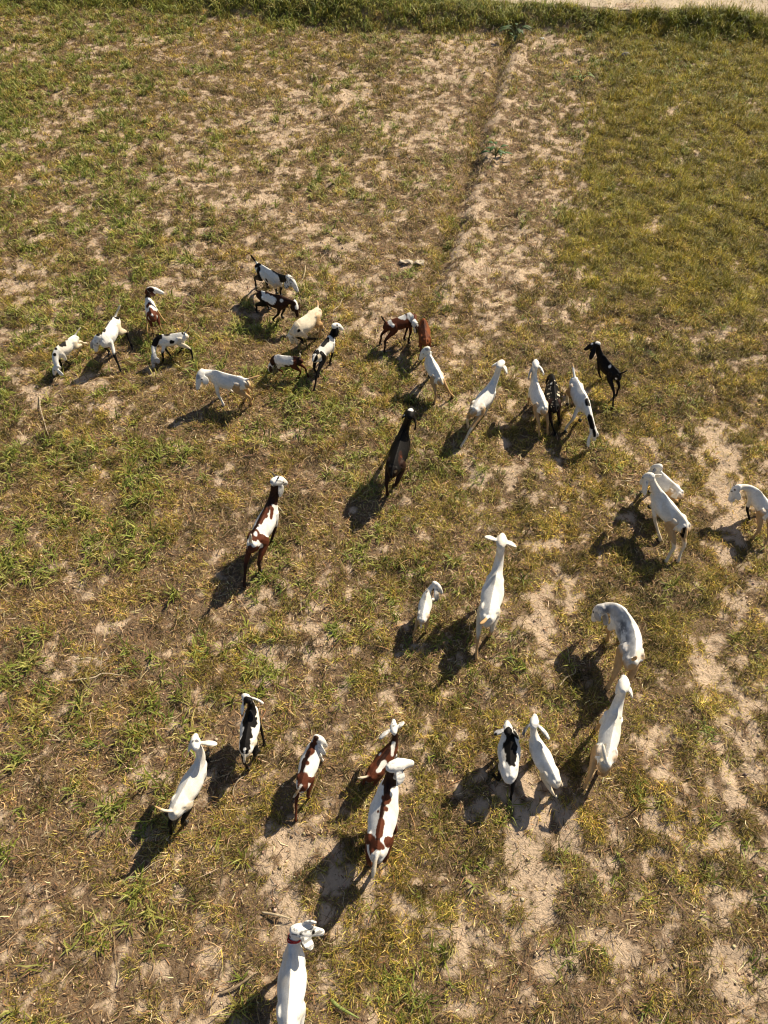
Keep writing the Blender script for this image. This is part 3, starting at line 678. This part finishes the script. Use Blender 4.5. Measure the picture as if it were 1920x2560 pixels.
# middle row
goat('black goat with white crown spot and brown flank, walking away alone', (981, 1168), (1006, 1080), (1026, 1032), 1.06, (1029, 1014), .92,
     ears=[(1037, 1074, .70), (1009, 1042, .85)], hind=[(969, 1240), (984, 1219, .06)], front=[(1006, 1178), (978, 1130)], zone=dict(base='black', tail='black', hindsoft='dkbrown'),
     patch=[('white', (1027, 1021, 5)), ('white', (1008, 1037, 2)), ('dkbrown', (1005, 1130, 4), (1003, 1150, 6)), ('brown', (1006, 1142, 3)), ('tan', (988, 1182, 3))])
goat('white goat with brown patches, dark neck stripe and curled pale tail, walking alone', (624, 1358), (669, 1263), (686, 1198), 1.08, (706, 1200), .92,
     ears=[(701, 1241, .72), (694, 1238, .75)], tail=(628, 1334, .86), hind=[(613, 1465), (652, 1432)], front=[(681, 1357), (665, 1362)], zone=dict(neck='dkbrown', hind='brown', low='dkbrown', tail='cream', tailtip='cream', speck='dgrey'), horns=.10,
     patch=[('dkbrown', (676, 1238, 9), (661, 1270, 8), (640, 1310, 6), (628, 1328, 7)), ('brown', (660, 1275, 6), (652, 1300, 5)), ('brown', (640, 1332, 9), (632, 1345, 9)),
            ('brown', (636, 1380, 14)), ('brown', (668, 1290, 4)), ('brown', (683, 1275, 5), (680, 1295, 3)), ('brown', (680, 1265, 3)), ('white', (641, 1333, 4)), ('white', (637, 1358, 6))])
goat('white goat with black mark under its tail, walking away up and right', (1183, 1018), (1226, 960), (1249, 909), 1.08, (1262, 898), .92,
     ears=[(1267, 932, .84), (1235, 914, .84)], tail=(1169, 1038, .52), hind=[(1153, 1121), (1170, 1072)], front=[(1221, 1018), (1212, 1040)], zone=dict(hindsoft='tan', tail='tan', low='cream'),
     patch=[('black', (1169, 1030, 4)), ('grey', (1237, 914, 2))])
goat('white goat with tan buttocks and drooping ears, walking away beside the black speckled goat', (1363, 1014), (1344, 960), (1340, 910), 1.08, (1339, 893), .94,
     ears=[(1321, 948, .72), (1359, 936, .78)], tail=(1366, 1032, .5), hind=[(1346, 1093), (1367, 1088)], front=[(1319, 1013), (1340, 1030)], zone=dict(hindsoft='tan', tail='white', earL='grey', low='tan'),
     patch=[('grey', (1352, 922, 3)), ('tan', (1377, 1020, 4), (1376, 1040, 4))], s=0.8)
goat('dark speckled goat half hidden between two white goats, head down', (1390, 1005), (1386, 955), (1380, 938), .62, (1374, 950), .35,
     ears=[(1366, 958, .35)], hind=[(1386, 1087), (1398, 1060)], zone=dict(base='black', bodyspeck='cream', hind='dkbrown', low='black'), patch=[('black', (1388, 960, 6), (1388, 985, 6)), ('white', (1375, 958, 2)), ('white', (1400, 965, 2))], s=.82)
goat('white goat with black neck blotches grazing toward the viewer, tan tail held up', (1434, 932), (1466, 1000), (1484, 1068), .48, (1488, 1108), .08,
     ears=[(1471, 1117, .12)], tail=(1430, 902, .84), front=[(1413, 1078), (1449, 1050)], hind=[(1418, 1010), (1470, 985)], zone=dict(hindsoft='tan', tail='white', tailtip='tan', low='cream'),
     patch=[('black', (1436, 928, 4)), ('black', (1467, 997, 4), (1473, 1008, 5)), ('black', (1472, 1045, 6), (1480, 1066, 6)), ('black', (1484, 1078, 3), (1488, 1092, 3))], s=0.86)
goat('black goat with white crown and long hanging ear, rightmost of its row, facing left', (1552, 934), (1512, 889), (1494, 856), 1.02, (1475, 864), .90,
     ears=[(1475, 899, .70), (1478, 880, .72)], tail=(1570, 924, .74), hind=[(1530, 1023), (1539, 990)], front=[(1500, 952), (1516, 945)], zone=dict(base='black'),
     patch=[('white', (1497, 853, 5)), ('white', (1478, 857, 2)), ('white', (1522, 917, 3)), ('white', (1538, 948, 2))])
# right group
goat('large white goat with black and tan tail, hiding a smaller one', (1716, 1303), (1668, 1240), (1629, 1186), .96, (1613, 1196), .78,
     ears=[(1611, 1238, .62), (1648, 1192, .82)], tail=(1709, 1350, .52), hind=[(1662, 1405), (1691, 1406)], front=[(1646, 1352), (1624, 1268, .08)], zone=dict(hindsoft='tan', tail='tan', earL='white', low='cream'),
     patch=[('black', (1713, 1325, 4), (1711, 1340, 7)), ('grey', (1614, 1205, 2)), ('grey', (1622, 1185, 2))], fat=1.1, s=0.9)
goat('small white goat half hidden behind the large white one, pale tail tucked', (1693, 1217), (1664, 1186), (1650, 1163), .92, (1639, 1173), .74,
     tail=(1676, 1212, .6), hind=[(1692, 1252), (1705, 1240)], zone=dict(hindsoft='tan', tail='cream', ear='grey'), patch=[('cream~', (1678, 1222, 9)), ('tan~', (1680, 1234, 8))], fat=1.15, s=0.74)
goat('white goat cut by the right edge, head lowered, one foreleg bent', (1935, 1292), (1898, 1224), (1846, 1215), .78, (1829, 1240), .55,
     M=(1922, 1256), ears=[(1825, 1257, .36), (1848, 1250, .5)], front=[(1867, 1302, .03), (1892, 1292)], hind=[(1877, 1350), (1903, 1402)], zone=dict(hindsoft='tan', tail='tan', frontlow='black'), horns=.06,
     patch=[('black', (1917, 1237, 4)), ('black', (1834, 1225, 2))])
# walking row
goat('small plain white goat walking away left of the long necked white goat', (1054, 1549), (1068, 1484), (1088, 1457), .86, (1100, 1472), .70,
     ears=[(1093, 1502, .52), (1082, 1475, .6)], tail=(1052, 1576, .42), hind=[(1032, 1592), (1065, 1582)], front=[(1090, 1500), (1060, 1530)], zone=dict(hindsoft='tan', rump='shell', tail='cream', eartip='dgrey'), patch=[('dgrey', (1065, 1478, 2)), ('grey', (1094, 1465, 3))], fat=1.1)
goat('tall white goat with very long straight neck and small pale ears, walking away', (1219, 1550), (1243, 1430), (1254, 1354), 1.16, (1257, 1334), 1.02,
     ears=[(1230, 1347, 1.10), (1276, 1360, 1.06)], tail=(1199, 1560, .72), hind=[(1190, 1648), (1222, 1592)], zone=dict(hindsoft='cream', tail='tan', ear='shell', low='tan', head='shell'), s=0.98, fat=1.08)
goat('grey mottled goat with neck bent left and tan rump', (1580, 1652), (1562, 1533), (1507, 1517), .60, (1489, 1538), .36, M=(1590, 1592),
     ears=[(1512, 1563, .34), (1496, 1550, .4)], tail=(1592, 1640, .80), front=[(1513, 1603), (1550, 1600)], hind=[(1515, 1725), (1562, 1702)], zone=dict(base='white', hindsoft='tan', tail='tan', low='tan', speck='grey', ear='grey'),
     patch=[('grey~', (1550, 1545, 16), (1556, 1580, 18), (1558, 1620, 17)), ('grey~', (1535, 1528, 12), (1505, 1522, 14)), ('grey~', (1572, 1640, 14)), ('dgrey~', (1556, 1595, 8), (1552, 1560, 8)), ('dgrey~', (1515, 1528, 7)), ('shell', (1600, 1640, 9)), ('tan', (1555, 1672, 8)), ('tan', (1583, 1672, 7))])
goat('long plain white goat walking up right behind the grey mottled goat', (1516, 1912), (1543, 1785), (1561, 1716), 1.10, (1562, 1694), .96,
     ears=[(1576, 1734, .94), (1545, 1722, .96)], tail=(1508, 1860, .80), hind=[(1458, 1970), (1494, 1934)], zone=dict(hindsoft='tan', rump='shell', tail='shell', low='tan'), patch=[('cream', (1507, 1865, 5), (1503, 1900, 6))], fat=.90)
goat('white goat with a black saddle, left of the goat with one dark ear', (1276, 1930), (1278, 1850), (1271, 1826), .94, (1269, 1808), .80,
     ears=[(1236, 1838, .86), (1296, 1846, .6)], tail=(1278, 1945, .50), hind=[(1274, 2002), (1232, 1938)], front=[(1262, 1890), (1290, 1880)], zone=dict(legs='black', earL='grey', speck='dgrey', tail='cream', neck='black'),
     patch=[('black', (1276, 1836, 11), (1282, 1862, 15), (1280, 1898, 11)), ('black', (1262, 1858, 4)), ('white', (1259, 1846, 3)), ('black', (1236, 1835, 4))], fat=1.3, s=.74)
goat('white goat with one dark ear, right beside the black saddled goat', (1393, 1950), (1352, 1862), (1336, 1809), 1.04, (1338, 1791), .90,
     ears=[(1307, 1838, .88), (1373, 1848, .84)], tail=(1396, 1962, .5), hind=[(1387, 1993), (1404, 1960)], front=[(1333, 1899), (1362, 1890)], zone=dict(hindsoft='cream', earL='dgrey', speck='grey', frontlow='black', tail='tan'), patch=[('grey', (1365, 1830, 5))], s=0.72, fat=1.12)
# front row
goat('white goat with black lower legs and one pale ear stuck out right', (429, 2028), (482, 1925), (487, 1861), 1.08, (487, 1842), .94,
     ears=[(543, 1862, 1.02), (474, 1872, .84)], tail=(386, 2014, .80), hind=[(432, 2083), (466, 2057)], front=[(521, 1903), (490, 1990)], zone=dict(legs='black', hindsoft='cream', hind='white', tail='cream', tailtip='tan', ear='shell'),
     patch=[('dgrey', (495, 1850, 4)), ('dgrey', (480, 1851, 3)), ('black', (505, 1865, 2))], s=0.8, fat=1.1)
goat('white goat with three black patches in a line along its back', (611, 1872), (623, 1785), (618, 1746), 1.02, (608, 1738), .84,
     ears=[(659, 1760, .92), (605, 1788, .72)], tail=(611, 1914, .42), hind=[(622, 1925), (648, 1880)], front=[(663, 1860), (648, 1884)], zone=dict(legs='black', hindsoft='cream', tail='cream'),
     patch=[('black', (619, 1752, 8), (624, 1775, 15), (623, 1798, 16)), ('black', (615, 1827, 12), (612, 1838, 12)), ('black', (609, 1864, 15)), ('black', (644, 1795, 3))], s=0.7, fat=1.2)
goat('white goat with brown hindquarters, right of the goat with three black patches', (752, 1964), (777, 1875), (793, 1843), .86, (810, 1858), .66,
     ears=[(811, 1886, .55), (788, 1862, .6)], tail=(727, 2002, .45), hind=[(741, 2050), (774, 1996)], front=[(808, 1902), (790, 1895)], zone=dict(hind='brown', tail='tan', tailtip='cream', speck='grey'),
     patch=[('brown', (787, 1853, 5), (775, 1870, 9), (766, 1885, 8)), ('dkbrown', (770, 1880, 4), (758, 1905, 7), (750, 1935, 6)), ('brown', (768, 1905, 4)), ('brown', (756, 1945, 12), (760, 1962, 12)), ('dkbrown', (790, 1846, 5))], s=0.68, fat=1.2)
goat('brown backed goat with white ears, half behind the largest brown and white goat', (926, 1937), (972, 1872), (985, 1824), .98, (984, 1802), .84,
     ears=[(949, 1848, .84), (1004, 1808, .94)], tail=(893, 1944, .66), hind=[(943, 1958), (910, 1960)], zone=dict(base='brown', neck='dkbrown', head='white', ear='white', tail='cream', speck='dgrey', front='white'),
     patch=[('dkbrown', (975, 1870, 5), (945, 1905, 5)), ('white', (962, 1908, 6), (948, 1926, 4)), ('white', (986, 1862, 4), (984, 1885, 4)), ('white', (948, 1883, 3))], s=0.64, fat=1.1)
goat('largest white goat with jagged brown stripe along its back, face turned right', (941, 2138), (968, 1976), (982, 1913), 1.02, (1022, 1905), .86, M=(952, 2060),
     ears=[(1004, 1956, .82), (992, 1948, .8)], tail=(931, 2196, .52), front=[(989, 2075), (950, 2060)], hind=[(926, 2160), (960, 2140)], zone=dict(neck='dkbrown', hind='brown', tail='cream', speck='grey', low='brown'),
     patch=[('dkbrown', (975, 1945, 8), (966, 1978, 8), (956, 2010, 5), (950, 2060, 4), (944, 2095, 5)), ('brown', (966, 1992, 10)), ('brown', (974, 1994, 7)), ('brown', (968, 2022, 5)), ('brown', (944, 2027, 3)),
            ('brown', (954, 2055, 8), (946, 2080, 9)), ('brown', (928, 2098, 7), (932, 2120, 12), (948, 2110, 8), (960, 2118, 5)), ('white', (930, 2140, 4)), ('shell', (944, 2142, 10)), ('brown', (943, 2154, 3)), ('brown', (925, 2155, 3))], fat=1.15)
goat('white goat with red cord collar and black dotted face, cut off by the bottom edge', (716, 2590), (728, 2400), (742, 2324), .98, (790, 2328), .84,
     ears=[(780, 2309, .96), (782, 2362, .86)], front=[(757, 2444), (716, 2420)], zone=dict(speck='dgrey', low='black'), collar=True, fat=1.1,
     patch=[('black', (721, 2341, 3), (719, 2346, 3)), ('black', (754, 2336, 2)), ('black', (787, 2330, 4)), ('dgrey', (758, 2348, 4)), ('black', (704, 2397, 2))])
#ENDGOATDATA
for gi, g in enumerate(GOATS): make_goat(g, gi)

# ------------------------------------------------------------------ small single things
def strip_thing(name, label, cat, pts, w, col, mat, lift=.02, arch=.03, group=None):
    P = [un(*p) for p in pts]; 
    P = crom(np.array(P), 8); k = len(P); t = np.linspace(0, 1, k)
    P[:, 2] = height(P[:, 0], P[:, 1])+lift+arch*np.sin(t*PI)+.006*np.sin(t*9)
    org = P[0].copy(); org[2] = 0; E = Body(); tn = np.gradient(P, axis=0); sd2 = np.stack([tn[:, 1], -tn[:, 0], tn[:, 0]*0], -1)
    wv = w*np.interp(t, [0, .1, .6, 1], [.7, 1, .9, .25]); E.loft(P-org, sd2, wv, np.full(k, .35)*wv+.002, 'x', n=8)
    V = np.concatenate(E.V); rr = np.random.default_rng(len(label)); cc = np.array(col)[None]*(1+rr.normal(0, .12, (len(V), 1)))
    o = mesh_np(name, V, [np.concatenate(E.F4), np.concatenate(E.F3)], mat, cc, smooth=True); o.location = org
    tag(o, label, cat, group)
ST = (.52, .42, .28)
for lab, pts, w, c, m in [
    ('long bent straw stalk lying below the leftmost kid', [(100, 994), (108, 1040), (126, 1100)], .011, ST, M_DRY),
    ('thick pale stick lying crosswise in the bare lower left', [(172, 1704), (235, 1698), (262, 1687), (325, 1692)], .011, ST, M_DRY),
    ('curled pale leaf blade right of the head of the black backed goat', [(764, 668), (761, 692), (750, 714)], .012, (.45, .36, .22), M_DRY),
    ('pale stalk lying above the slim black necked goat', [(832, 783), (848, 768), (860, 744)], .011, ST, M_DRY),
    ('short stick by the hind feet of the goat with three black patches', [(614, 1886), (640, 1890), (664, 1889)], .010, (.58, .46, .30), M_DRY),
    ('long dark stick in the lower left of the collared goat', [(548, 2486), (600, 2462), (648, 2428)], .012, (.36, .27, .17), M_DRY),
    ('curved stalk below the goat with three black patches', [(616, 1934), (592, 1958), (583, 1980), (590, 2000)], .008, (.36, .28, .19), M_DRY),
    ('forked dry twig left of the grey and white goat', [(1395, 1722), (1412, 1700), (1434, 1688), (1434, 1670)], .008, (.45, .36, .24), M_DRY),
    ('broken pale stem beside the neck of the collared goat', [(655, 2280), (700, 2290), (735, 2300)], .011, ST, M_DRY)]:
    strip_thing('dry_stalk', lab, 'dry stalk', pts, w, c, m, group='dry stalks lying on the field')
strip_thing('green_leaf_blade', 'broad green leaf blade lying right of the collared goat', 'leaf', [(826, 2498), (852, 2520), (898, 2546)], .016, (.30, .36, .10), M_BLADE)

def leafy(label, px, py, size, nl, lw, col, seed):
    rr = np.random.default_rng(seed); b = un(px, py); z0 = float(height(np.array([b[0]]), np.array([b[1]]))[0])
    root = bpy.data.objects.new('weed_plant', None); COL.objects.link(root); root.location = (b[0], b[1], z0); tag(root, label, 'weed')
    E = Body(); Lf = Body()
    for i in range(nl):
        az = i*2.4+rr.uniform(-.3, .3); L = size*rr.uniform(.6, 1.1); h = np.array([math.cos(az), math.sin(az), 0]); u = np.array([0, 0, 1.])
        hz = rr.uniform(.15, .7)*size
        st = quad(np.zeros(3), h*.1*L+u*hz, h*.45*L+u*hz*1.2, 6); E.loft(st, np.repeat(np.cross(h, u)[None], 6, 0), np.full(6, .006), np.full(6, .006), 's', n=6)
        e = st[-1]; lf = quad(e-h*.02, e+h*.28*L+u*.04, e+h*.6*L-u*.12*L, 8); t = np.linspace(0, 1, 8)
        Lf.loft(lf, np.repeat(np.cross(h, u)[None], 8, 0), lw*np.interp(t, [0, .35, .7, 1], [.2, 1, .75, .08]), np.full(8, .003), 'l', n=8)
    for nm, bd, cc in (('stem', E, (.12, .14, .05)), ('foliage', Lf, col)):
        V = np.concatenate(bd.V); mesh_np(nm, V, [np.concatenate(bd.F4), np.concatenate(bd.F3)], M_BLADE, np.array(cc)[None]*(1+rr.normal(0, .15, (len(V), 1))), smooth=True, parent=root)
leafy('leafy green weed growing on the sandy ridge of the furrow', 1238, 397, .34, 11, .045, (.07, .14, .035), 1)
leafy('small yellow green weed beside a dark tussock in the upper right bare patch', 1452, 208, .30, 9, .03, (.20, .26, .06), 2)
leafy('tall dark weed at the far end of the furrow by the bank', 1288, 100, .55, 13, .05, (.07, .12, .035), 3)

def lump(name, label, cat, px, py, sx, sy, sz, mat, seed, rot=0.):
    rr = np.random.default_rng(seed); b = un(px, py); z0 = float(height(np.array([b[0]]), np.array([b[1]]))[0]); n = 22
    th = np.linspace(0, PI, n); ph = np.linspace(0, 2*PI, 2*n, endpoint=False); A, Bq = np.meshgrid(th, ph, indexing='ij')
    D = np.stack([np.sin(A)*np.cos(Bq), np.sin(A)*np.sin(Bq), np.cos(A)], -1)
    k = 1+.55*(fbm(D[..., 0]+D[..., 2]*.7+seed, D[..., 1]-D[..., 2]*.5, .45, 4, seed)-.5)
    V = (D*k[..., None]*np.array([sx, sy, sz])).reshape(-1, 3); c_, s_ = math.cos(rot), math.sin(rot)
    V = np.stack([V[:, 0]*c_-V[:, 1]*s_, V[:, 0]*s_+V[:, 1]*c_, V[:, 2]], -1)
    i = np.arange(n*2*n).reshape(n, 2*n); j = np.roll(i, -1, 1)
    Fq = np.stack([i[:-1], i[1:], j[1:], j[:-1]], -1).reshape(-1, 4)
    o = mesh_np(name, V, [Fq], mat, smooth=True); o.location = (b[0], b[1], z0+sz*.5); tag(o, label, cat)
lump('stone', 'flat grey stone at the edge of the bare patch near the far bank', 'stone', 1563, 141, .13, .09, .07, plain('stone_grey', (.17, .16, .14), .9), 5, .2)
lump('paper_scrap', 'small white scrap lying at the foot of the far bank', 'litter', 1355, 97, .06, .045, .03, plain('white_scrap', (.6, .59, .55), .6), 8)
def sheet_scrap():
    a = un(1000, 653); b = un(1060, 661); k = 30; m = 10; t = np.linspace(0, 1, k)[:, None]; v = np.linspace(-1, 1, m)[None]
    d = unit(b-a); s_ = np.array([-d[1], d[0], 0]); w = np.interp(t, [0, .2, .45, .6, .8, 1], [.05, .10, .07, .035, .09, .05])
    X = a[0]+(b-a)[0]*t+s_[0]*w*v; Y = a[1]+(b-a)[1]*t+s_[1]*w*v
    Z = height(X.ravel(), Y.ravel()).reshape(X.shape)+.03+.11*(fbm(X, Y, .09, 3, 9)-.45)+.01*(1-v**2)
    V = np.stack([X, Y, Z], -1).reshape(-1, 3); o3 = np.array([a[0], a[1], 0]); V = V-o3
    i = np.arange(k*m).reshape(k, m); Fq = np.stack([i[:-1, :-1], i[1:, :-1], i[1:, 1:], i[:-1, 1:]], -1).reshape(-1, 4)
    o = mesh_np('plastic_sheet', V, [Fq], plain('dusty_plastic', (.46, .38, .28), .6), smooth=True); o.location = o3
    md = o.modifiers.new('t', 'SOLIDIFY'); md.thickness = .003
    tag(o, 'crumpled dusty pale plastic sheet lying left of the furrow', 'plastic scrap')
sheet_scrap()
